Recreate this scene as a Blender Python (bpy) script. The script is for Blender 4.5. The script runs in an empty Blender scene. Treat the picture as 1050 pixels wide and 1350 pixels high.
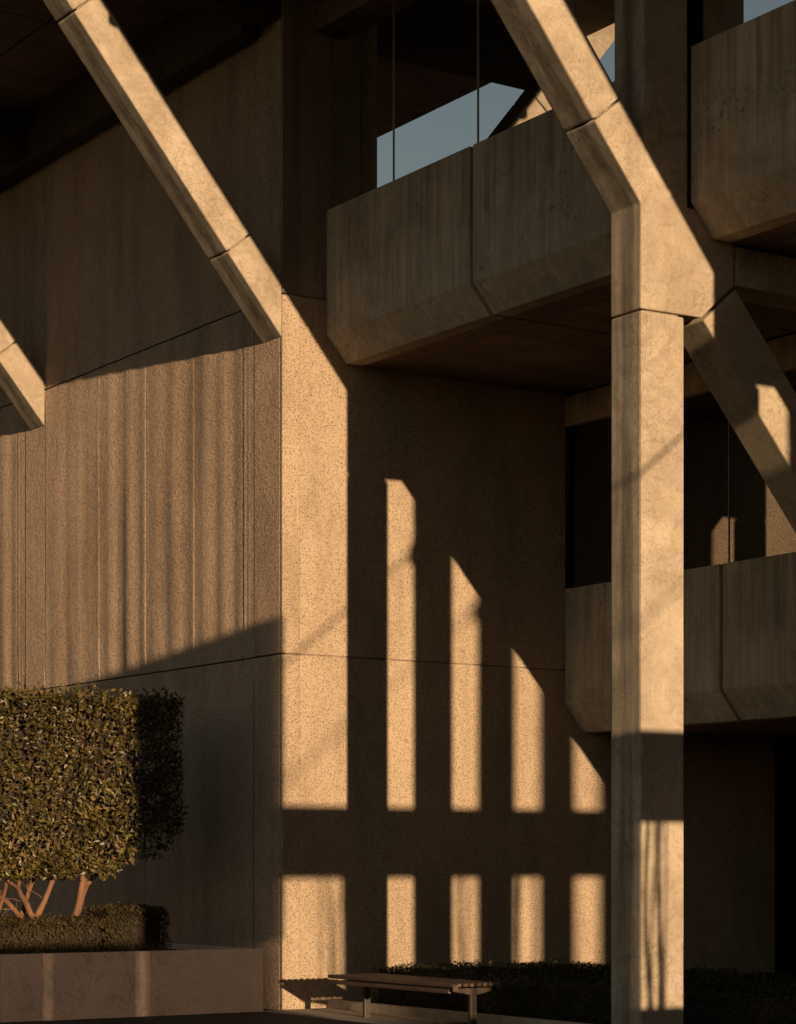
import bpy, bmesh, math, random
from mathutils import Vector, Matrix, noise
random.seed(7)
S = bpy.context.scene
COL = S.collection
W = bpy.data.worlds.new("World"); S.world = W; W.use_nodes = True

# ------------------------------------------------------------------ frame of reference
# building axes: x = inward from the facade line, y = along the facade away from the camera, z = up
ROT = math.atan2(.5554, .8316)
ORG = Vector((-1.25, 24.5, 0))
EYE = 1.6
def to_world(t, s, z=0):
    return ORG + Matrix.Rotation(ROT, 3, 'Z') @ Vector((t, s, z))
LIGHT = Vector((.147, 1, -.0865)).normalized()       # travel of sunlight in building axes

# ------------------------------------------------------------------ node helpers
class NT:
    def __init__(s, name):
        s.m = bpy.data.materials.new(name); s.m.use_nodes = True
        s.t = s.m.node_tree; s.n = s.t.nodes; s.l = s.t.links
        s.p = s.n['Principled BSDF']; s.out = s.n['Material Output']
        s.tc = s.n.new('ShaderNodeTexCoord'); s.oi = s.n.new('ShaderNodeObjectInfo')
        sc = s.n.new('ShaderNodeVectorMath'); sc.operation = 'SCALE'
        cmb = s.n.new('ShaderNodeCombineXYZ')
        for i in range(3): s.l.new(s.oi.outputs['Random'], cmb.inputs[i])
        s.l.new(cmb.outputs[0], sc.inputs[0]); sc.inputs['Scale'].default_value = 17.3
        ad = s.n.new('ShaderNodeVectorMath'); ad.operation = 'ADD'
        s.l.new(s.tc.outputs['Object'], ad.inputs[0]); s.l.new(sc.outputs[0], ad.inputs[1])
        s.co = ad.outputs[0]; s.raw = s.tc.outputs['Object']
    def put(s, sock, v):
        if hasattr(v, 'is_linked') or isinstance(v, bpy.types.NodeSocket): s.l.new(v, sock)
        else: sock.default_value = v
    def scale(s, v, k=(1,1,1)):
        m = s.n.new('ShaderNodeVectorMath'); m.operation = 'MULTIPLY'
        s.put(m.inputs[0], v); m.inputs[1].default_value = k; return m.outputs[0]
    def noise(s, sc, det=4, rough=.55, dist=0, k=(1,1,1), v=None):
        n = s.n.new('ShaderNodeTexNoise'); s.l.new(s.scale(v or s.co, k), n.inputs['Vector'])
        n.inputs['Scale'].default_value = sc; n.inputs['Detail'].default_value = det
        n.inputs['Roughness'].default_value = rough; n.inputs['Distortion'].default_value = dist
        return n.outputs['Fac']
    def voro(s, sc, feat='F1', k=(1,1,1), out='Distance', rnd=1):
        n = s.n.new('ShaderNodeTexVoronoi'); n.feature = feat
        s.l.new(s.scale(s.co, k), n.inputs['Vector']); n.inputs['Scale'].default_value = sc
        n.inputs['Randomness'].default_value = rnd
        return n.outputs[out]
    def ramp(s, v, *stops):
        r = s.n.new('ShaderNodeValToRGB'); s.l.new(v, r.inputs[0]); e = r.color_ramp.elements
        while len(e) < len(stops): e.new(.5)
        for i, (p, c) in enumerate(stops):
            e[i].position = p
            e[i].color = (c, c, c, 1) if not isinstance(c, tuple) else (*c[:3], 1)
        return r.outputs[0]
    def math(s, op, a, b=0., clamp=False):
        m = s.n.new('ShaderNodeMath'); m.operation = op; m.use_clamp = clamp
        s.put(m.inputs[0], a); s.put(m.inputs[1], b); return m.outputs[0]
    def mix(s, f, a, b, mode='MIX'):
        m = s.n.new('ShaderNodeMix'); m.data_type = 'RGBA'; m.blend_type = mode
        s.put(m.inputs[0], f)
        for i, v in ((6, a), (7, b)):
            if isinstance(v, (int, float)): v = (v, v, v, 1)
            if isinstance(v, tuple): v = (*v[:3], 1)
            s.put(m.inputs[i], v)
        return m.outputs[2]
    def bump(s, h, strength=.5, dist=.02, prev=None):
        b = s.n.new('ShaderNodeBump'); s.l.new(h, b.inputs['Height'])
        b.inputs['Strength'].default_value = strength; b.inputs['Distance'].default_value = dist
        if prev is not None: s.l.new(prev, b.inputs['Normal'])
        return b.outputs[0]
    def xyz(s, v):
        x = s.n.new('ShaderNodeSeparateXYZ'); s.l.new(v, x.inputs[0]); return x.outputs
    def done(s, col, rough=.85, nor=None, spec=.25, metal=0., dr=0.):
        s.put(s.p.inputs['Base Color'], col if not isinstance(col, tuple) else (*col[:3], 1))
        s.put(s.p.inputs['Roughness'], rough); s.p.inputs['Specular IOR Level'].default_value = spec
        s.p.inputs['Metallic'].default_value = metal; s.p.inputs['Diffuse Roughness'].default_value = dr
        if nor is not None: s.l.new(nor, s.p.inputs['Normal'])
        return s.m

def mat_smooth(name, base, dark, stain=True):
    """precast concrete of the columns and braces: swirls, hairlines, run-off stains"""
    N = NT(name)
    a = N.noise(1.6, 8, .62, 1.2)
    c = N.mix(N.ramp(a, (.34, 0), (.66, 1)), dark, base)
    sw = N.noise(3.2, 7, .62, 2.6)                                   # curly trowel marks
    rid = N.math('ABSOLUTE', N.math('SUBTRACT', sw, .5))
    msk = N.ramp(N.noise(1.1, 3, .5), (.42, 0), (.62, 1))
    line = N.math('MULTIPLY', N.ramp(rid, (0, 1), (.022, 0)), msk)
    c = N.mix(N.math('MULTIPLY', line, .55), c, (.13, .085, .045))
    fine = N.noise(34, 5, .7)
    c = N.mix(N.ramp(fine, (.3, .30), (.5, 0)), c, (.15, .10, .06))
    lt = N.noise(2.3, 4, .6, .4)
    c = N.mix(N.ramp(lt, (.58, 0), (.72, .35)), c, (.68, .59, .47))
    bl = N.noise(4.5, 8, .68, 1.6)
    c = N.mix(N.ramp(bl, (.36, .38), (.48, 0)), c, (.32, .235, .155))
    pit = N.voro(26)
    pm = N.math('MULTIPLY', N.ramp(pit, (.08, 1), (.15, 0)), N.ramp(N.noise(2.7, 2), (.5, 0), (.6, 1)))
    c = N.mix(N.math('MULTIPLY', pm, .7), c, (.07, .05, .035))
    if stain:
        nx = N.xyz(N.tc.outputs['Normal'])[0]
        side = N.ramp(N.math('MULTIPLY', nx, -1), (.5, 0), (.6, 1))
        y = N.xyz(N.raw)[1]
        band = N.ramp(N.math('ADD', y, N.math('MULTIPLY', N.math('SUBTRACT', N.noise(2.2, 4, .6, k=(1, 1, .35)), .5), .16)),
                      (.10, 0), (.15, 1), (.235, 1), (.29, 0))
        st = N.noise(7, 5, .65, k=(1, 1.6, .10))
        f = N.math('MULTIPLY', N.math('MULTIPLY', side, band), N.ramp(st, (.30, .80), (.62, .25)))
        c = N.mix(f, c, (.072, .055, .042))
        f2 = N.math('MULTIPLY', side, N.ramp(N.noise(5, 5, .6, k=(1, 2, .14)), (.40, .40), (.60, .0)))
        c = N.mix(f2, c, (.15, .115, .085))
    h = N.math('ADD', N.math('MULTIPLY', a, .6), N.math('MULTIPLY', fine, .4))
    h = N.math('SUBTRACT', h, N.math('MULTIPLY', pm, .6))
    return N.done(c, .82, N.bump(h, .35, .012), .2, dr=.45)

def mat_aggregate(name, base, dark, pits=1., bump=.6, streak=0., scale=1., dr=0.):
    """bush-hammered concrete with exposed stones and dark pits"""
    N = NT(name)
    big = N.noise(.8, 6, .6)
    c = N.mix(N.ramp(big, (.32, 0), (.68, 1)), dark, base)
    v = N.voro(36 * scale); v2 = N.voro(66 * scale)
    cl = N.ramp(N.noise(5, 4, .6), (.30, .65), (.58, 1))
    p1 = N.math('MULTIPLY', N.ramp(v, (.20, 1), (.36, 0)), cl)
    p2 = N.math('MULTIPLY', N.ramp(v2, (.20, 1), (.40, 0)), .7)
    pm = N.math('MAXIMUM', p1, p2)
    c = N.mix(N.math('MULTIPLY', pm, .80 * pits), c, (.11, .072, .042))
    wash = N.noise(2.2, 5, .62, k=(1, 1, .22))
    c = N.mix(N.ramp(wash, (.36, .30), (.52, 0)), c, (.24, .17, .11))
    c = N.mix(N.ramp(N.noise(1.7, 4, .6), (.55, 0), (.75, .35)), c, (.66, .54, .41))
    st = N.noise(62 * scale, 4, .65)
    c = N.mix(N.ramp(st, (.35, .45), (.55, 0)), c, (.16, .11, .07))
    c = N.mix(N.ramp(st, (.58, 0), (.75, .35)), c, (.60, .50, .38))
    if streak:
        sk = N.noise(4.5, 5, .6, k=(1, 1, .07))
        c = N.mix(N.ramp(sk, (.34, streak), (.58, 0)), c, (.10, .075, .055))
    h = N.math('SUBTRACT', N.math('MULTIPLY', st, .55), pm)
    h2 = N.noise(14, 5, .65)
    return N.done(c, .9, N.bump(h, bump, .012, N.bump(h2, bump * .7, .02)), .15, dr=dr)

def mat_board(name, base, dark, vertical=True):
    """board-marked panels with run-off streaks"""
    N = NT(name)
    k = (1, 1, .05)
    s1 = N.noise(9, 6, .65, k=k); s2 = N.noise(30, 4, .6, k=(1, 1, .04))
    c = N.mix(N.ramp(s1, (.34, 0), (.66, 1)), dark, base)
    c = N.mix(N.ramp(s2, (.36, .34), (.55, 0)), c, tuple(x * .55 for x in dark))
    b = N.noise(1.5, 6, .65, .6)
    c = N.mix(N.ramp(b, (.38, .5), (.58, 0)), c, tuple(x * .6 for x in dark))
    sp = N.math('MULTIPLY', N.ramp(N.noise(21, 6, .75, .5), (.36, 1), (.46, 0)), N.ramp(N.noise(1.7, 3), (.48, 0), (.62, 1)))
    c = N.mix(N.math('MULTIPLY', sp, .75), c, (.05, .038, .025))
    c = N.mix(N.ramp(N.noise(3.4, 6, .7), (.60, 0), (.72, .4)), c, tuple(min(1, x * 1.35) for x in base))
    gz = N.xyz(N.tc.outputs['Generated'])[2]
    run = N.math('MULTIPLY', N.ramp(N.noise(6, 5, .7, k=(1, 1, .03)), (.40, 1), (.54, 0)), N.ramp(N.math('ADD', gz, N.math('MULTIPLY', N.noise(5, 3, k=(1, 1, .02)), .7)), (.80, 0), (1.25, 1)))
    c = N.mix(N.math('MULTIPLY', run, .38), c, (.09, .07, .055))
    h = N.math('ADD', N.math('MULTIPLY', s2, .6), N.math('MULTIPLY', N.noise(40, 4, .7), .4))
    h = N.math('SUBTRACT', h, N.math('MULTIPLY', sp, .5))
    return N.done(c, .85, N.bump(h, .4, .012), .2, dr=1.)

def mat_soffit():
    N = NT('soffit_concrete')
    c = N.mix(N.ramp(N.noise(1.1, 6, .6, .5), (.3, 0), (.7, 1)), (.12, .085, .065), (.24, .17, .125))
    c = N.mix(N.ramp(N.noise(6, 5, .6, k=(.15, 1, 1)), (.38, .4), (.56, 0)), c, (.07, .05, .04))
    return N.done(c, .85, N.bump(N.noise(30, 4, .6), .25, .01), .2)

def mat_glass(name='dark_glass', refl=1.45):
    N = NT(name)
    g = N.n.new('ShaderNodeBsdfGlossy'); g.inputs['Roughness'].default_value = .0
    wob = N.noise(.9, 2, .5)
    g.inputs['Color'].default_value = (.97, .98, .98, 1)
    d = N.n.new('ShaderNodeBsdfDiffuse'); d.inputs['Color'].default_value = (.006, .006, .006, 1)
    mx = N.n.new('ShaderNodeMixShader'); 
    lw = N.n.new('ShaderNodeLayerWeight'); lw.inputs['Blend'].default_value = .35
    f = N.math('ADD', N.math('MULTIPLY', lw.outputs['Fresnel'], .55), refl * .5)
    N.l.new(f, mx.inputs[0]); N.l.new(d.outputs[0], mx.inputs[1]); N.l.new(g.outputs[0], mx.inputs[2])
    N.l.new(mx.outputs[0], N.out.inputs[0])
    return N.m

def mat_plain(name, a, b, sc=6, rough=.6, bump=.2, metal=0., spec=.3, k=(1,1,1)):
    N = NT(name)
    n = N.noise(sc, 5, .6, .3, k=k)
    return N.done(N.mix(N.ramp(n, (.35, 0), (.65, 1)), a, b), rough, N.bump(N.noise(sc * 5, 4, .6, k=k), bump, .008), spec, metal)

def mat_leaf(name, cols, rough=.38, spec=.5, trans=.12):
    N = NT(name)
    g = N.n.new('ShaderNodeNewGeometry')
    st = [(i / max(1, len(cols) - 1), c) for i, c in enumerate(cols)]
    c = N.ramp(g.outputs['Random Per Island'], *st)
    big = N.ramp(N.noise(2.2, 3), (.35, .55), (.65, 1.1))
    c = N.mix(1., c, big, 'MULTIPLY')
    N.done(c, rough, None, spec)
    tr = N.n.new('ShaderNodeBsdfTranslucent'); N.l.new(c, tr.inputs[0])
    mx = N.n.new('ShaderNodeMixShader'); mx.inputs[0].default_value = trans
    N.l.new(N.p.outputs[0], mx.inputs[1]); N.l.new(tr.outputs[0], mx.inputs[2]); N.l.new(mx.outputs[0], N.out.inputs[0])
    return N.m

M = {}
M['smooth'] = mat_smooth('precast_concrete', (.62, .515, .395), (.43, .335, .24))
M['smooth_plain'] = mat_smooth('precast_concrete_unstained', (.60, .49, .35), (.44, .345, .24), False)
M['agg'] = mat_aggregate('exposed_aggregate', (.66, .495, .345), (.55, .41, .28), pits=1., bump=.30)
M['agg_wall'] = mat_aggregate('hammered_wall', (.66, .475, .345), (.53, .375, .265), pits=.42, bump=.85, streak=.14, dr=1., scale=.8)
M['agg_dark'] = mat_aggregate('shaded_hammered_wall', (.46, .36, .27), (.36, .28, .205), pits=.8, bump=.35, streak=.5)  # darker copy of agg: upper wall's shade put into its colour, cores reuse it
M['board'] = mat_board('board_marked_concrete', (.70, .585, .44), (.50, .41, .31))
M['planter'] = mat_smooth('rendered_concrete', (.68, .50, .41), (.60, .44, .355), False)
M['soffit'] = mat_soffit()
M['glass'] = mat_glass('upper_glass', 1.5)
M['glass_low'] = mat_glass('lower_glass', .42)
M['dark_soffit'] = mat_plain('shade_dark_soffit', (.05, .037, .028), (.085, .062, .046), 3, .9, .2)  # darker soffit copy for the beams, under-roof shade put into the colour
M['mullion'] = mat_plain('bronze_metal', (.30, .22, .17), (.38, .28, .21), 8, .4, .05, .6)
M['core'] = mat_plain('joint_filler', (.02, .016, .012), (.03, .024, .018), 8, .95, .1)
M['ground'] = mat_plain('asphalt', (.045, .038, .032), (.075, .063, .052), 14, .9, .6)
M['kerb'] = mat_plain('kerb_concrete', (.42, .34, .26), (.52, .43, .33), 9, .9, .3)
M['wood'] = mat_plain('weathered_wood', (.085, .052, .036), (.155, .098, .066), 6, .55, .35, k=(6, .35, 6))
M['steel'] = mat_plain('painted_steel', (.075, .055, .04), (.11, .085, .06), 9, .5, .08, .1)
M['soil'] = mat_plain('soil', (.02, .015, .011), (.045, .032, .022), 18, .95, .8)
M['bark'] = mat_plain('bark', (.15, .078, .045), (.30, .155, .09), 9, .85, .6, k=(1, 1, .3))
M['leaf'] = mat_leaf('shrub_leaf', [(.022, .022, .007), (.080, .062, .015), (.145, .105, .024), (.078, .070, .018), (.25, .19, .055), (.17, .09, .035)], .40, .45, .07)
M['box_leaf'] = mat_leaf('box_leaf', [(.040, .036, .013), (.070, .058, .020), (.11, .075, .028), (.080, .045, .020)], .55, .3, .08)
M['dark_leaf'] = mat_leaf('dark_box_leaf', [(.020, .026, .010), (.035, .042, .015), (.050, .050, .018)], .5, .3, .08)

# ------------------------------------------------------------------ object helpers
def link(name, me, mat, parent=None, loc=(0, 0, 0), kind=None):
    o = bpy.data.objects.new(name, me); COL.objects.link(o)
    if me is not None and mat is not None: me.materials.append(mat)
    o.location = loc
    if parent: o.parent = parent
    if kind: o['kind'] = kind
    return o
def thing(name, label, cat, t=0, s=0, z=0, group=None, rot=0):
    o = link(name, None, None, None, to_world(t, s, z)); o.rotation_euler.z = ROT + rot
    o['label'] = label; o['category'] = cat
    if group: o['group'] = group
    return o
def from_bm(bm, name):
    bmesh.ops.recalc_face_normals(bm, faces=bm.faces)
    me = bpy.data.meshes.new(name); bm.to_mesh(me); bm.free(); return me
def add_prism(bm, poly, y0, y1, bev=0., axis='y'):
    """poly of (x, z) extruded along y (axis 'y') or of (y, z) extruded along x (axis 'x')"""
    b = bmesh.new()
    P = (lambda a, c, e: (a, e, c)) if axis == 'y' else (lambda a, c, e: (e, a, c))
    v0 = [b.verts.new(P(a, c, y0)) for a, c in poly]; v1 = [b.verts.new(P(a, c, y1)) for a, c in poly]
    n = len(poly)
    b.faces.new(v0); b.faces.new(v1[::-1])
    for i in range(n): b.faces.new((v0[i], v1[i], v1[(i + 1) % n], v0[(i + 1) % n]))
    bmesh.ops.recalc_face_normals(b, faces=b.faces)
    if bev:
        ed = [e for e in b.edges if e.calc_face_angle(0) > .3]
        bmesh.ops.bevel(b, geom=ed, offset=bev, segments=2, profile=.6, affect='EDGES', clamp_overlap=True)
    me = bpy.data.meshes.new('tmp'); b.to_mesh(me); b.free(); bm.from_mesh(me); bpy.data.meshes.remove(me)
def prism(name, poly, y0, y1, mat, parent=None, loc=(0, 0, 0), bev=.012, axis='y'):
    bm = bmesh.new(); add_prism(bm, poly, y0, y1, bev, axis)
    return link(name, from_bm(bm, name), mat, parent, loc)
def add_box(bm, x0, x1, y0, y1, z0, z1, bev=0.):
    add_prism(bm, [(x0, z0), (x1, z0), (x1, z1), (x0, z1)], y0, y1, bev)
def box(name, x0, x1, y0, y1, z0, z1, mat, parent=None, loc=(0, 0, 0), bev=.008):
    bm = bmesh.new(); add_box(bm, x0, x1, y0, y1, z0, z1, bev)
    return link(name, from_bm(bm, name), mat, parent, loc)
def add_tube(bm, pts, radii, n=8):
    rings = []
    for i, p in enumerate(pts):
        p = Vector(p)
        d = (Vector(pts[min(i + 1, len(pts) - 1)]) - Vector(pts[max(i - 1, 0)])).normalized()
        u = d.orthogonal().normalized(); w = d.cross(u)
        if rings:                                                     # keep rings aligned
            ref = rings[-1][0].co - Vector(pts[i - 1]); u = (ref - d * ref.dot(d)).normalized(); w = d.cross(u)
        rings.append([bm.verts.new(p + (u * math.cos(2 * math.pi * k / n) + w * math.sin(2 * math.pi * k / n)) * radii[i]) for k in range(n)])
    for a, b in zip(rings, rings[1:]):
        for k in range(n): bm.faces.new((a[k], a[(k + 1) % n], b[(k + 1) % n], b[k]))
    bm.faces.new(rings[0][::-1]); bm.faces.new(rings[-1])
def tube(name, pts, radii, mat, parent=None, n=8):
    bm = bmesh.new(); add_tube(bm, pts, radii, n)
    o = link(name, from_bm(bm, name), mat, parent)
    for p in o.data.polygons: p.use_smooth = True
    return o

# ------------------------------------------------------------------ GROUND
bm = bmesh.new()
for x, y in ((-600, -600), (600, -600), (600, 600), (-600, 600)): bm.verts.new((x, y, 0))
bm.faces.new(bm.verts[:])
link('ground', from_bm(bm, 'ground'), M['ground'], None, (0, 0, 0), 'structure')

# ------------------------------------------------------------------ BUILDING
BAY = 6.0; TH = .41; CW = .49
K = 1.22                                                              # rise of the braces
B = thing('concrete_building', 'brutalist concrete building with diagonal braces, hammered walls and dark glass', 'building')

# --- hammered wall along the facade (left), with its vertical waves, and the corner piers
def facade_offset(s, z):
    """depth of the wall surface: broad boards with a small step at each, waves that grow towards the foot"""
    seams = [.62, .86, 1.98, 3.18, 4.42, 5.98]
    i = max([k for k, q in enumerate(seams) if s >= q] or [0])
    a = seams[i]; b = seams[i + 1] if i + 1 < len(seams) else 6.6
    u = (s - a) / (b - a)
    d = -.004 * u                                                # each board leans to the sun
    foot = 1.15 - .55 * min(1, max(0, (z - 3.9) / 3.5))
    n = noise.noise(Vector((s * 2.1, z * .10, 2.)))
    n2 = noise.noise(Vector((s * 5.2 + 9, z * .16, 5.)))
    fade = max(0, min(1, (s - .61) / .45, (6.0 - s) / .3))
    d += fade * foot * (.008 * n + .0042 * n2)
    if i == 3: d += foot * .009 * math.sin(u * 14) * math.sin(math.pi * u) * (.6 if z < 6.3 else .3)
    g = min(abs(s - q) for q in seams[1:-1])
    d += .003 * max(0, 1 - g / .018)
    d -= fade * foot * .0045 * math.cos(2 * math.pi * 2.5 * u)
    return d + .003 + .004 * fade
def facade_wall(z0, z1, name, y0=.61, y1=6.0, extra=0.):
    bm = bmesh.new(); ns = 640; nz = max(2, int((z1 - z0) / .32))
    g = []
    for j in range(nz + 1):
        z = z0 + (z1 - z0) * j / nz
        row = []
        for i in range(ns + 1):
            s = y0 + (y1 - y0) * i / ns
            e = min(z - z0, z1 - z)
            row.append(bm.verts.new((facade_offset(s, z) + extra + (.012 if e < .01 else 0), s, z)))
        g.append(row)
    for j in range(nz):
        for i in range(ns): bm.faces.new((g[j][i], g[j][i + 1], g[j + 1][i + 1], g[j + 1][i]))
    me = bpy.data.meshes.new(name)
    for f in bm.faces: f.smooth = True
    bm.to_mesh(me); bm.free(); return me
Z1, Z2 = 3.85, 7.73                                                   # horizontal joints of the walls
ZS = 11.3                                                             # soffit of the top storey
lv = [(0, Z1 - .008, 0), (Z1 + .008, Z2 - .010, 0), (Z2 + .010, ZS, .005)]
core = box('wall_core', .06, 3.6, .05, 14, .0, ZS, M['core'], B, bev=0)
for (a, b, ex) in lv:
    me = facade_wall(a, b, 'facade_wall', extra=ex); me.materials.append(M['agg_wall'])
    for q in (0, 6.0):
        o = link('facade_wall', me, None, B, (0, q, 0))
    for q in (0, 6.0, 12.0):                                          # corner piers
        box('corner_pier', .0 if not q else .002, .10, q + (.0 if q else .045), q + .60, a, b, M['agg_wall'], B, bev=.012)

# --- cross wall facing the sun (aggregate)
def cross(a, b, t1, name='cross_wall', mat='agg', t0=.225):
    box(name, t0, t1, 0, .25, a, b, M[mat], B, bev=.003)
cross(0, Z1 - .008, 7.18); cross(Z1 + .008, 7.722, 3.86); cross(7.74, ZS, .70, mat='agg_dark')
for (a, b) in ((0, Z1 - .008), (Z1 + .008, 7.722), (7.74, ZS)):       # smoother strip at the arris
    box('corner_strip', .002, .2245, -.003, .04, a, b, M['agg' if a < 7 else 'agg_dark'], B, bev=.01)
box('cross_wall_core', .05, 3.8, .016, .24, 0, ZS, M['agg_dark'], B, bev=0)

# --- braces rising out of the left wall to the overhang
def brace_poly(t0, t1):
    dz = .38 * math.sqrt(1 + K * K)
    c = .38 * K / math.sqrt(1 + K * K); e = .38 / math.sqrt(1 + K * K)   # square cut offsets
    z = lambda t: 7.26 - K * t
    return [(t0, z(t0)), (t1, z(t1)), (t1 + c, z(t1) + e), (t0 + c, z(t0) + e)]
wall_brace = None
for q in (0, 6.0, 12.0):
    z = lambda t: 7.26 - K * t
    if wall_brace is None:
        bb = brace_poly(-.677, -2.455)
        wall_brace = prism('brace', bb, 0, TH, M['smooth'], B, (0, q, 0), .02)
        c = .38 * K / math.sqrt(1 + K * K); e = .38 / math.sqrt(1 + K * K)
        lower = prism('brace_foot', [(.0, 7.26), (-.665, z(-.665)), (-.665 + c, z(-.665) + e), (.0, 7.26 + .6)], 0, TH, M['smooth'], wall_brace, bev=.018)
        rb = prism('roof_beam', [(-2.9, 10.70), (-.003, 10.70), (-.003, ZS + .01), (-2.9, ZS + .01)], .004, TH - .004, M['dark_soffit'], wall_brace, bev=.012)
        tip = prism('brace_tip', brace_poly(-2.467, -4.7), 0, TH, M['smooth'], wall_brace, bev=.02)
        kern = prism('brace_core', [(.0, 7.36), (-3.0, z(-3.0) + .1), (-3.0, z(-3.0) + .5), (.0, 7.76)], .04, TH - .04, M['agg_dark'], wall_brace, bev=0)
    else:
        r = wall_brace.copy(); COL.objects.link(r); r.location = (0, q, 0)
        for ch in list(wall_brace.children):
            d = ch.copy(); COL.objects.link(d); d.parent = r

# --- free standing column frames towards the sun
HJ = 6.355
col0 = None
for k in range(1, 7):
    if col0 is None:
        z = lambda t: 7.26 - K * t
        c = .38 * K / math.sqrt(1 + K * K); e = .38 / math.sqrt(1 + K * K)
        col0 = prism('column', [(0, 0), (CW, 0), (CW, HJ - .014), (0, HJ - .014)], 0, TH, M['smooth'], B, (0, -BAY * k, 0), .022)
        tj = -.50
        prism('column_head', [(0, HJ), (.69, HJ + .01), (1.07, 6.69), (1.07, 7.3), (.53, 7.3), (.53, ZS), (.04, ZS), (.04, 7.26 + .6 - .05),
                              (tj + c, z(tj) + e), (tj, z(tj)), (0, 7.26)], 0, TH, M['smooth'], col0, bev=.016)
        prism('brace', brace_poly(tj - .012, -2.455), 0, TH, M['smooth'], col0, bev=.02)
        prism('brace_tip', brace_poly(-2.467, -4.7), 0, TH, M['smooth'], col0, bev=.02)
        prism('joint_core', [(.05, HJ - .06), (CW - .04, HJ - .06), (CW - .04, HJ + .1), (.05, HJ + .1)], .04, TH - .04, M['agg_dark'], col0, bev=0)
        prism('joint_core', [(-.3, z(-.3) + .1), (-2.9, z(-2.9) + .1), (-2.9, z(-2.9) + .5), (-.3, z(-.3) + .5)], .04, TH - .04, M['agg_dark'], col0, bev=0)
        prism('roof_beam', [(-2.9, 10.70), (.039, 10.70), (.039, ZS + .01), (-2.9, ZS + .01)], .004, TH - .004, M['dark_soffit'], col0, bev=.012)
        prism('inner_brace', [(.715, 6.345), (1.09, 6.665), (4.0, 6.665 - 1.15 * 2.91), (4.0, 6.345 - 1.15 * 3.285)], 0, TH, M['smooth_plain'], col0, bev=.016)
        prism('floor_beam', [(1.10, 6.70), (3.84, 6.70), (3.84, 7.05), (1.10, 7.05)], .003, TH, M['board'], col0, bev=.012)
    else:
        r = col0.copy(); COL.objects.link(r); r.location = (0, -BAY * k, 0)
        for ch in list(col0.children):
            d = ch.copy(); COL.objects.link(d); d.parent = r

# --- top storey overhang with its jointed soffit
bm = bmesh.new()
ys = [14.2, 9.0, 6.2, 3.0, .2, -3.0, -5.8, -9, -11.8, -15, -18, -21, -24, -27, -30, -33, -36, -38]
xs = [-2.9, -1.35, .6, 3.9, 9.0]
for ya, yb in zip(ys, ys[1:]):
    for xa, xb in zip(xs, xs[1:]):
        add_box(bm, xa + .012, xb - .012, yb + .012, ya - .012, ZS, ZS + .12, .008)
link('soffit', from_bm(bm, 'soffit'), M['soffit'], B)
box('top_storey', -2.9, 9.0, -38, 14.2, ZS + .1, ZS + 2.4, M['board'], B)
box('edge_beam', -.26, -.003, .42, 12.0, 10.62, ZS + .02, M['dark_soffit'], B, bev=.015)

# --- spandrel panels, windows, lintels, floor slabs bay by bay
def panel_poly(t, zt, zf, zb, d=.25):
    return [(t, zt), (t, zf), (t + d, zb), (t + d + .2, zb), (t + d + .2, zt)]
UP = panel_poly(.56, 8.71, 7.35, 7.06, .25); LO = panel_poly(3.85, 4.80, 3.456, 3.13, .27)
me_cache = {}
def bay_prism(name, poly, ya, yb, mat, q, bev=.012, parent=B):
    key = (name, tuple(poly), ya, yb)
    if key not in me_cache:
        bm = bmesh.new(); add_prism(bm, poly, ya, yb, bev); me = from_bm(bm, name); me.materials.append(M[mat]); me_cache[key] = me
    return link(name, me_cache[key], None, parent, (0, q, 0))
def R(x0, x1, z0, z1): return [(x0, z0), (x1, z0), (x1, z1), (x0, z1)]
for k in range(6):
    q = -BAY * k
    far = -.004
    for (poly, t, zt, zh, tg) in ((UP, .56, 8.71, 10.62, .615), (LO, 3.85, 4.80, 6.70, 3.93)):
        near = -5.585 if t < 1 else -5.995
        for (ya, yb) in ((-2.69, far), (near, -2.745)):
            bay_prism('spandrel_panel', poly, ya, yb, 'board', q, .012)
        bay_prism('joint_core', [(t + .10, zt - .03), (t + .10, poly[1][1] + .03), (poly[2][0] + .10, poly[2][1] + .05), (t + .43, poly[2][1] + .05), (t + .4, zt - .03)], -2.8, -2.65, 'core', q, 0)
        w = bay_prism('window', R(tg, tg + .012, zt - .01, zh + .02), near, far, 'glass' if t < 1 else 'glass_low', q, 0)
        for sm in ((-1.25, -2.76, -4.3) if t < 1 else (-2.76,)):
            link_o = bay_prism('mullion', R(tg - .012, tg - .001, zt, zh), sm - .004, sm + .004, 'mullion', 0, .003, w)
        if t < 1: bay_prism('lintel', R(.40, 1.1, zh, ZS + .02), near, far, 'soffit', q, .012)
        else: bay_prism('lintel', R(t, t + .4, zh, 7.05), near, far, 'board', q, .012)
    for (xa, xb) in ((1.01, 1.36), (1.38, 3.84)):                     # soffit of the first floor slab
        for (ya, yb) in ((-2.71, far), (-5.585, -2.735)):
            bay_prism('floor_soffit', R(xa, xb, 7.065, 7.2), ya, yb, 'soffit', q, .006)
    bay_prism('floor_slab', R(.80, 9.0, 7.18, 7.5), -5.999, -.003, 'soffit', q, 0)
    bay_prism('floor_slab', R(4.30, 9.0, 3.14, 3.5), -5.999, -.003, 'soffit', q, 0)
box('back_wall', 9.0, 9.2, -38, 14.2, 0, ZS + .1, M['core'], B, bev=0)
box('end_wall', 0, 9.0, 14.0, 14.2, 0, ZS + .1, M['core'], B, bev=0)
box('end_wall', .7, 9.0, -36.2, -36.0, 0, ZS + .1, M['core'], B, bev=0)
box('lobby_wall', 7.4, 9.0, 2.6, 2.8, 0, 3.14, M['core'], B, bev=0)
# dark glazed lobby along the ground floor
for k in range(6):
    bay_prism('lobby_glazing', R(8.4, 8.42, 0, 3.14), -5.98, -.02, 'glass', -BAY * k, 0)

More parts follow.
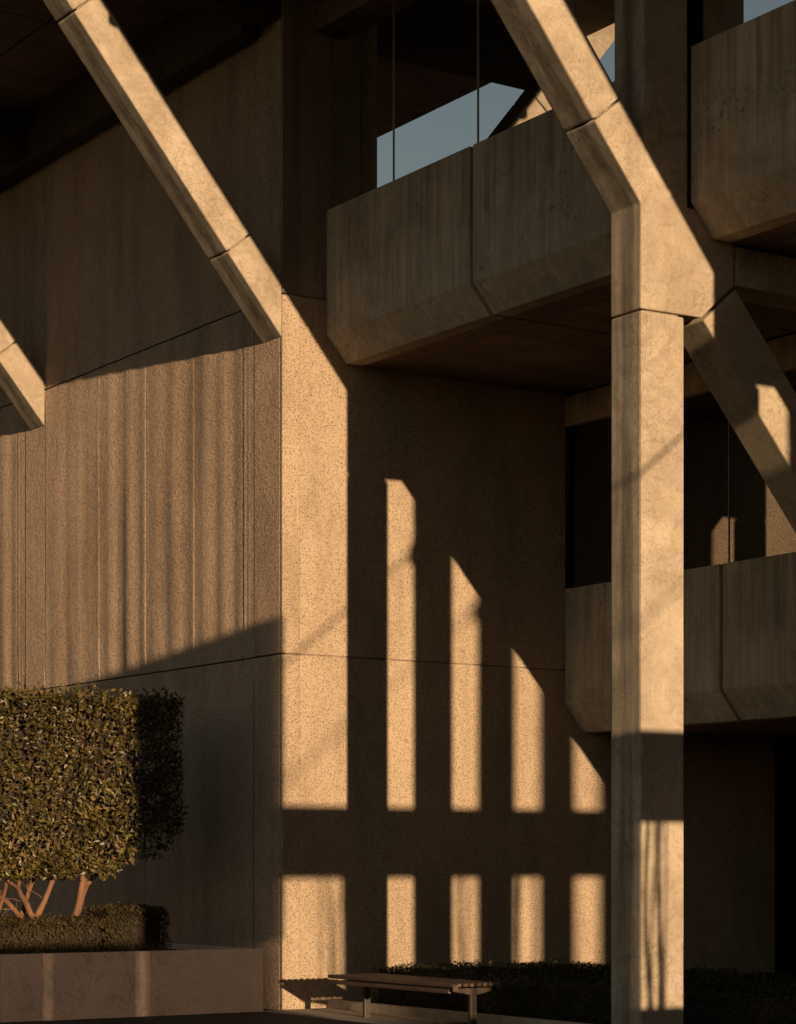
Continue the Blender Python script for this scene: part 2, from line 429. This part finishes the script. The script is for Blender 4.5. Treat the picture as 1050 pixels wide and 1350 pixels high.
# --- unseen shadow casters added beyond the right edge (their bands cross wall and column)
SP = -14.0
box('caster_pier', -3.66, -2.085, SP - .35, SP, 2.0, 5.49, M['smooth'], B, bev=.02)
box('caster_beam', -2.08, 3.80, SP - .30, SP - .01, 2.655, 3.43, M['smooth'], B, bev=.02)
box('caster_sill', -2.08, -.70, SP - .30, SP - .01, 0, 1.04, M['smooth'], B, bev=.02)
box('caster_sill', -.69, 2.34, SP - .30, SP - .01, 0, 1.60, M['smooth'], B, bev=.02)
bm = bmesh.new(); a = -5.64  # added slats let thin sun and light marks onto the planter
while a < -2.10:
    wide = .013 if abs(a + .024 + 4.83) < .045 or abs(a + .024 + 3.77) < .03 else .0058
    add_box(bm, a, min(-2.085, a + .052 - wide), SP - .04, SP - .02, 0, 1.995, 0); a += .052
link('caster_slats', from_bm(bm, 'caster_slats'), M['mullion'], B)
box('caster_wall', 3.81, 6.5, SP - .29, SP - .02, 0, 3.12, M['smooth'], B, bev=.01)
box('caster_wall', 2.35, 3.80, SP - .29, SP - .02, 0, 2.65, M['smooth'], B, bev=.01)
rs = random.Random(3)  # added rods and stems that streak the sunlight on column and wall
for a, w in ((-1.60, .03), (-1.47, .05), (-1.37, .03), (-1.255, .12), (-1.125, .045), (-1.06, .03), (-.985, .06), (-.92, .022), (-.30, .03), (.28, .05), (.36, .02), (.98, .02), (1.10, .06), (1.30, .03)):
    ph = rs.random() * 6; am = rs.uniform(.006, .022)
    tube('caster_rod' if w > .1 else 'caster_stem', [(a + am * math.sin(z * 3 + ph) * (w < .1), SP - .15, z) for z in [1.0 + .17 * q for q in range(11)]], [w / 2 * rs.uniform(.7, 1.15) for _ in range(11)], M['mullion'], B)
def zline(t, t0, z0, m): return z0 + m * (t - t0)
tube('caster_cable', [(-8.6, -16, zline(-8.6, -1.45, 5.82, .8)), (.57, -16, zline(.57, -1.45, 5.82, .8))], [.016, .016], M['mullion'], B)  # unseen cables added for the thin diagonal shadow lines
tube('caster_cable', [(-9.8, -26, zline(-9.8, -2.94, 5.39, .78)), (.57, -26, zline(.57, -2.94, 5.39, .78))], [.016, .016], M['mullion'], B)
tube('caster_knob', [(-.66, -16, 6.30), (-.60, -16, 6.50), (-.55, -16, 6.52), (-.50, -16, 6.66)], [.05, .10, .09, .03], M['mullion'], B)  # lumps added on the cables for the dark spots in the light slivers
tube('caster_knob', [(-1.30, -26, 6.60), (-1.22, -26, 6.74), (-1.10, -26, 6.86)], [.05, .10, .05], M['mullion'], B)

# ------------------------------------------------------------------ PLANTER
P = thing('concrete_planter', 'long pale concrete planter box below the clipped shrub at the left wall', 'planter', -.24, 0)
bm = bmesh.new()
add_box(bm, -3.03, 0, -.02, .14, 0, .675, .012)
link('front_panel', from_bm(bm, 'front_panel'), M['planter'], P)
box('front_panel', -6.2, -3.05, -.02, .14, 0, .675, M['planter'], P, bev=.012)
box('end_panel', -.15, -.003, .143, 5.0, 0, .672, M['planter'], P, bev=.012)
box('soil', -6.2, -.152, .142, 5.0, .0, .62, M['soil'], P, bev=0)

# ------------------------------------------------------------------ FOLIAGE
def leaf(bm, p, nrm, L, wd, fold=.25):
    d = Vector((random.gauss(0, 1), random.gauss(0, 1), random.gauss(.25, 1)))
    d = (d - nrm * d.dot(nrm) * .75).normalized()
    sd = d.cross(nrm)
    if sd.length < 1e-3: sd = d.orthogonal()
    sd.normalize(); up = sd.cross(d)
    a = bm.verts.new(p); t = bm.verts.new(p + d * L)
    l = bm.verts.new(p + d * L * .5 + sd * wd * .5 + up * fold * wd); r = bm.verts.new(p + d * L * .5 - sd * wd * .5 + up * fold * wd)
    bm.faces.new((a, l, t)); bm.faces.new((a, t, r))
def hedge_leaves(x0, x1, y0, y1, z0, z1, n, L, faces, lump, shape=None, depth=.2, jit=.7):
    """leaf cards scattered in the outer shell of a clipped box; faces = which sides, with weights by area"""
    bm = bmesh.new()
    W_, D_, H_ = x1 - x0, y1 - y0, z1 - z0
    ar = {'f': W_ * H_, 't': W_ * D_, 'l': D_ * H_, 'r': D_ * H_, 'b': W_ * D_, 'k': W_ * H_}
    tot = sum(ar[f] for f in faces)
    for f in faces:
        for _ in range(int(n * ar[f] / tot)):
            u, v = random.random(), random.random(); dp = abs(random.gauss(0, depth * .5))
            if f == 'f': p = Vector((x0 + u * W_, y0 + dp, z0 + v * H_)); nn = Vector((0, -1, 0))
            elif f == 'k': p = Vector((x0 + u * W_, y1 - dp, z0 + v * H_)); nn = Vector((0, 1, 0))
            elif f == 't': p = Vector((x0 + u * W_, y0 + v * D_, z1 - dp)); nn = Vector((0, 0, 1))
            elif f == 'b': p = Vector((x0 + u * W_, y0 + v * D_, z0 + dp)); nn = Vector((0, 0, -1))
            elif f == 'l': p = Vector((x0 + dp, y0 + u * D_, z0 + v * H_)); nn = Vector((-1, 0, 0))
            else: p = Vector((x1 - dp, y0 + u * D_, z0 + v * H_)); nn = Vector((1, 0, 0))
            q = noise.noise(p * 2.6) * lump + noise.noise(p * 7) * lump * .5
            p = p + nn * q
            if shape and not shape(p): continue
            if noise.noise(p * 6 + Vector((5, 0, 0))) < -.38 and random.random() < .8: continue   # gaps
            nn = (nn + Vector((random.gauss(0, jit), random.gauss(0, jit), random.gauss(.15, jit)))).normalized()
            l = L * random.choice((random.uniform(.4, .9), random.uniform(.75, 1.1), random.uniform(.9, 1.5)))
            leaf(bm, p, nn, l, l * random.uniform(.42, .6))
    me = bpy.data.meshes.new('leaves'); bm.to_mesh(me); bm.free(); return me

# tall clipped shrub on bare stems
T = thing('clipped_shrub', 'tall box-clipped green shrub on bare stems in the planter, sunlit', 'shrub', -1.1, .4, .62)
hx0, hx1, hy0, hy1, hz0, hz1 = -4.5, .12, 0, 1.5, .82, 2.72
def shrub_shape(p):
    zb = hz0 + .20 * noise.noise(Vector((p.x * 1.9, p.y, 3))) + .10 * noise.noise(Vector((p.x * 6, p.y * 3, 8))) + max(0, p.x + 1.0) * .30
    if p.z < zb: return False
    if (p.x - hx1 + .22) > 0 and (zb + .28 - p.z) > 0 and (p.x - hx1 + .22) + (zb + .28 - p.z) > .34: return False
    return True
bm = bmesh.new(); bm.from_mesh(hedge_leaves(hx0, hx1, hy0, hy1, hz0, hz1, 72000, .056, 'ftrbk', .045, shrub_shape, .22))
for _ in range(420):                                                  # new shoots standing proud of the clip line
    p = Vector((random.uniform(hx0, hx1), random.uniform(hy0, hy0 + .6), hz1 + random.uniform(-.03, .09)))
    leaf(bm, p, Vector((random.gauss(0, .6), -1, .2)).normalized(), .07, .035)
me = bpy.data.meshes.new('leaves'); bm.to_mesh(me); bm.free()
link('leaves', me, M['leaf'], T)
box('inner_mass', hx0 + .3, hx1 - .42, hy0 + .24, hy1 - .3, hz0 + .38, hz1 - .2, M['soil'], T, bev=.1)
rb_ = random.Random(21)
def grow(p, d, r, n, out, depth):
    """one limb: a bent, tapering run of points that forks until it is thin"""
    pts, rad = [p.copy()], [r * 1.15]
    for i in range(n):
        d = (d + Vector((rb_.gauss(0, .16), rb_.gauss(0, .08), rb_.gauss(.03, .12)))).normalized()
        p = p + d * rb_.uniform(.09, .13); r *= rb_.uniform(.93, .985)
        pts.append(p.copy()); rad.append(r * rb_.uniform(.92, 1.1))
    out.append((pts, rad))
    if depth and p.z < .75:
        for sgn in (-1, 1):
            dd = (d + Vector((sgn * rb_.uniform(.35, .75), rb_.gauss(0, .15), rb_.uniform(.1, .5)))).normalized()
            grow(p - d * .02, dd, r * rb_.uniform(.62, .8), n, out, depth - 1)
    else:
        q = p + Vector((d.x * .3, 0, .5)); out[-1][0].append(q); out[-1][1].append(r * .6)
limbs = []
for x, y, dx, r0 in ((-1.52, .40, -1.1, .07), (-1.50, .46, -.35, .05), (-1.55, .34, -2.6, .042), (-1.30, .36, -.25, .052), (-1.26, .40, .45, .058), (-1.95, .42, -.5, .045), (-1.9, .5, .5, .04), (-2.45, .5, -.9, .06), (-2.42, .45, .3, .05), (-3.4, .5, .1, .06)):
    grow(Vector((x, y, -.02)), Vector((dx, 0, 1)).normalized(), r0, 4, limbs, 2)
for pts, rad in limbs: tube('stem', pts, rad, M['bark'], T, 8)
bm = bmesh.new()
for _ in range(110):                                                  # thin dead twigs below the crown
    src = limbs[rb_.randrange(len(limbs))][0]; a = src[rb_.randrange(1, len(src))].copy()
    d = Vector((rb_.gauss(0, .5), rb_.gauss(0, .2), rb_.gauss(.25, .35))).normalized(); pts = [a]
    for q in range(4):
        d = (d + Vector((rb_.gauss(0, .25), rb_.gauss(0, .1), rb_.gauss(0, .25)))).normalized(); pts.append(pts[-1] + d * rb_.uniform(.05, .11))
    add_tube(bm, pts, [.006, .005, .004, .003, .002], 4)
link('dead_twigs', from_bm(bm, 'dead_twigs'), M['bark'], T, kind='stuff')

# two low box shrubs in front of it
def low_shrub(label, t, s, w, d, h, n, name='box_shrub', mat='box_leaf', leafL=.032, z=.62, grp=None, cat='shrub', faces='ftlr', lump=.05):
    o = thing(name, label, cat, t, s, z, grp)
    r = min(w, d, h) * .28
    def shp(p):
        return True
    me = hedge_leaves(0, w, 0, d, 0, h, n, leafL, faces, lump, shp, .08, .6)
    for v in me.vertices:                                             # soften the clipped arrises
        c = v.co
        kx = max(0, (r - c.x) / r, (c.x - w + r) / r) if w < 3 else 0
        ky = max(0, (r - c.y) / r); kz = max(0, (c.z - h + r) / r)
        if kz > 0: c.z -= r * .3 * max(kx, ky) ** 2 * kz
    link('leaves', me, M[mat], o)
    bmc = bmesh.new(); add_box(bmc, .05, w - .05, .05, d - .03, 0, h - .06, min(.12, h * .3))
    link('inner_mass', from_bm(bmc, 'inner_mass'), M['soil'], o)
    return o
low_shrub('low rounded brown-green box shrub nearer the planter end, before the stems', -1.96, .22, .72, .7, .52, 7000)
low_shrub('lower spreading box shrub at the left picture edge in the planter', -3.8, .20, 1.86, .7, .40, 11000)

# long clipped hedge between the columns
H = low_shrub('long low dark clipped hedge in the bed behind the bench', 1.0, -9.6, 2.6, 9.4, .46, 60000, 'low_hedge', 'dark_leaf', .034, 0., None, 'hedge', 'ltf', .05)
bm = bmesh.new(); add_box(bm, -.235, .557, -2.6, -.004, -.1, .012, .006)
pv = link('pavement', from_bm(bm, 'pavement'), M['kerb'], None, ORG, 'structure'); pv.rotation_euler.z = ROT
bm = bmesh.new()
add_box(bm, .56, .68, -11.8, -.02, 0, .10, .015)
kb = link('kerb', from_bm(bm, 'kerb'), M['kerb'], None, ORG, 'structure'); kb.rotation_euler.z = ROT
bm = bmesh.new(); add_box(bm, .683, 7.6, -11.8, -.02, 0, .06, 0)
so = link('planting_bed', from_bm(bm, 'planting_bed'), M['soil'], None, ORG, 'structure'); so.rotation_euler.z = ROT

# ------------------------------------------------------------------ BENCH
bp = (.745, 21.7)
d = Matrix.Rotation(-ROT, 2) @ Vector((bp[0] - ORG.x, bp[1] - ORG.y))
BN = thing('slatted_bench', 'backless bench with long wooden slats on two metal pedestals', 'bench', d.x, d.y + 1.1)
LB, WB = 2.2, .60
for i in range(8):
    x = -WB / 2 + i * (WB / 8) + .006
    w = WB / 8 - .022
    # slat seen from its side: flat, turned down in a small hook at the near end
    lo = [(-LB / 2 - .015, .41), (LB / 2, .41), (LB / 2, .447), (-LB / 2 + .01, .447), (-LB / 2 - .03, .438), (-LB / 2 - .045, .415), (-LB / 2 - .045, .375), (-LB / 2 - .015, .375)] if i in (0, 7) else \
         [(-LB / 2, .412), (LB / 2, .412), (LB / 2, .446), (-LB / 2, .446)]
    prism('slat', lo, x, x + w, M['wood'], BN, bev=.006, axis='x')
for x in (-WB / 2 + .01, WB / 2 - .045): box('side_rail', x, x + .035, -LB / 2 + .05, LB / 2, .352, .395, M['wood'], BN, bev=.006)
for y in (-LB / 2 + .06, LB / 2 - .28):
    st = box('pedestal', -.036, .036, y - .022, y + .022, 0, .36, M['steel'], BN, bev=.006)
    prism('cross_bar', [(-.27, .398), (-.27, .375), (-.055, .335), (.055, .335), (.27, .375), (.27, .398)], y - .03, y + .03, M['steel'], st, bev=.004)


# ------------------------------------------------------------------ ADDED SKY BLOCKER (unseen, behind the camera, shuts out low sky to deepen the shade)
NB = thing('sky_blocker', 'added unseen block that shuts out the low sky beside the sun', 'building', 0, -70)
box('wall', -75, -17.5, -12, 0, 0, 36, M['board'], NB)
box('wall', -17.49, -5.21, -12, 0, 21, 36, M['board'], NB)  # added slab over the sun gap, cuts sky glow on shaded faces
box('wall', -5.2, 60, -12, 0, 0, 36, M['board'], NB)

# ------------------------------------------------------------------ LIGHT
sun_dir = Matrix.Rotation(ROT, 3, 'Z') @ LIGHT
ld = bpy.data.lights.new('sun', 'SUN'); ld.energy = 5.0; ld.angle = math.radians(.5); ld.color = (1.0, .72, .44)
lo = bpy.data.objects.new('sun', ld); COL.objects.link(lo)
lo.rotation_euler = (sun_dir).to_track_quat('-Z', 'Y').to_euler(); lo.location = (20, -20, 20)
elev = math.asin(-sun_dir.z); az = math.atan2(-sun_dir.x, -sun_dir.y)
nt = W.node_tree; bg = nt.nodes['Background']
sky = nt.nodes.new('ShaderNodeTexSky'); sky.sky_type = 'NISHITA'; sky.sun_disc = False
sky.sun_elevation = elev; sky.sun_rotation = az; sky.altitude = 0; sky.air_density = 1; sky.dust_density = .2; sky.ozone_density = 1
wb = nt.nodes.new('ShaderNodeMix'); wb.data_type = 'RGBA'; wb.blend_type = 'MULTIPLY'; wb.inputs[0].default_value = 1
nt.links.new(sky.outputs[0], wb.inputs[6]); wb.inputs[7].default_value = (1.14, .98, .90, 1)             # white balance of the photograph
nt.links.new(wb.outputs[2], bg.inputs[0]); bg.inputs[1].default_value = .115

# ------------------------------------------------------------------ CAMERA
cd = bpy.data.cameras.new('camera'); co = bpy.data.objects.new('camera', cd); COL.objects.link(co)
co.location = (0, 0, EYE); co.rotation_euler = (math.radians(90), 0, 0)
cd.sensor_fit = 'HORIZONTAL'; cd.sensor_width = 36; cd.lens = 36 * 3000 / 1050; cd.shift_y = (1137 - 675) / 1050
cd.clip_start = .1; cd.clip_end = 2000
S.camera = co
S.view_settings.view_transform = 'Standard'; S.view_settings.look = 'None'; S.view_settings.exposure = 0
S.render.engine = 'CYCLES'
S.cycles.use_adaptive_sampling = True; S.cycles.adaptive_threshold = .025; S.cycles.max_bounces = 5; S.cycles.diffuse_bounces = 3; S.cycles.caustics_reflective = False; S.cycles.caustics_refractive = False
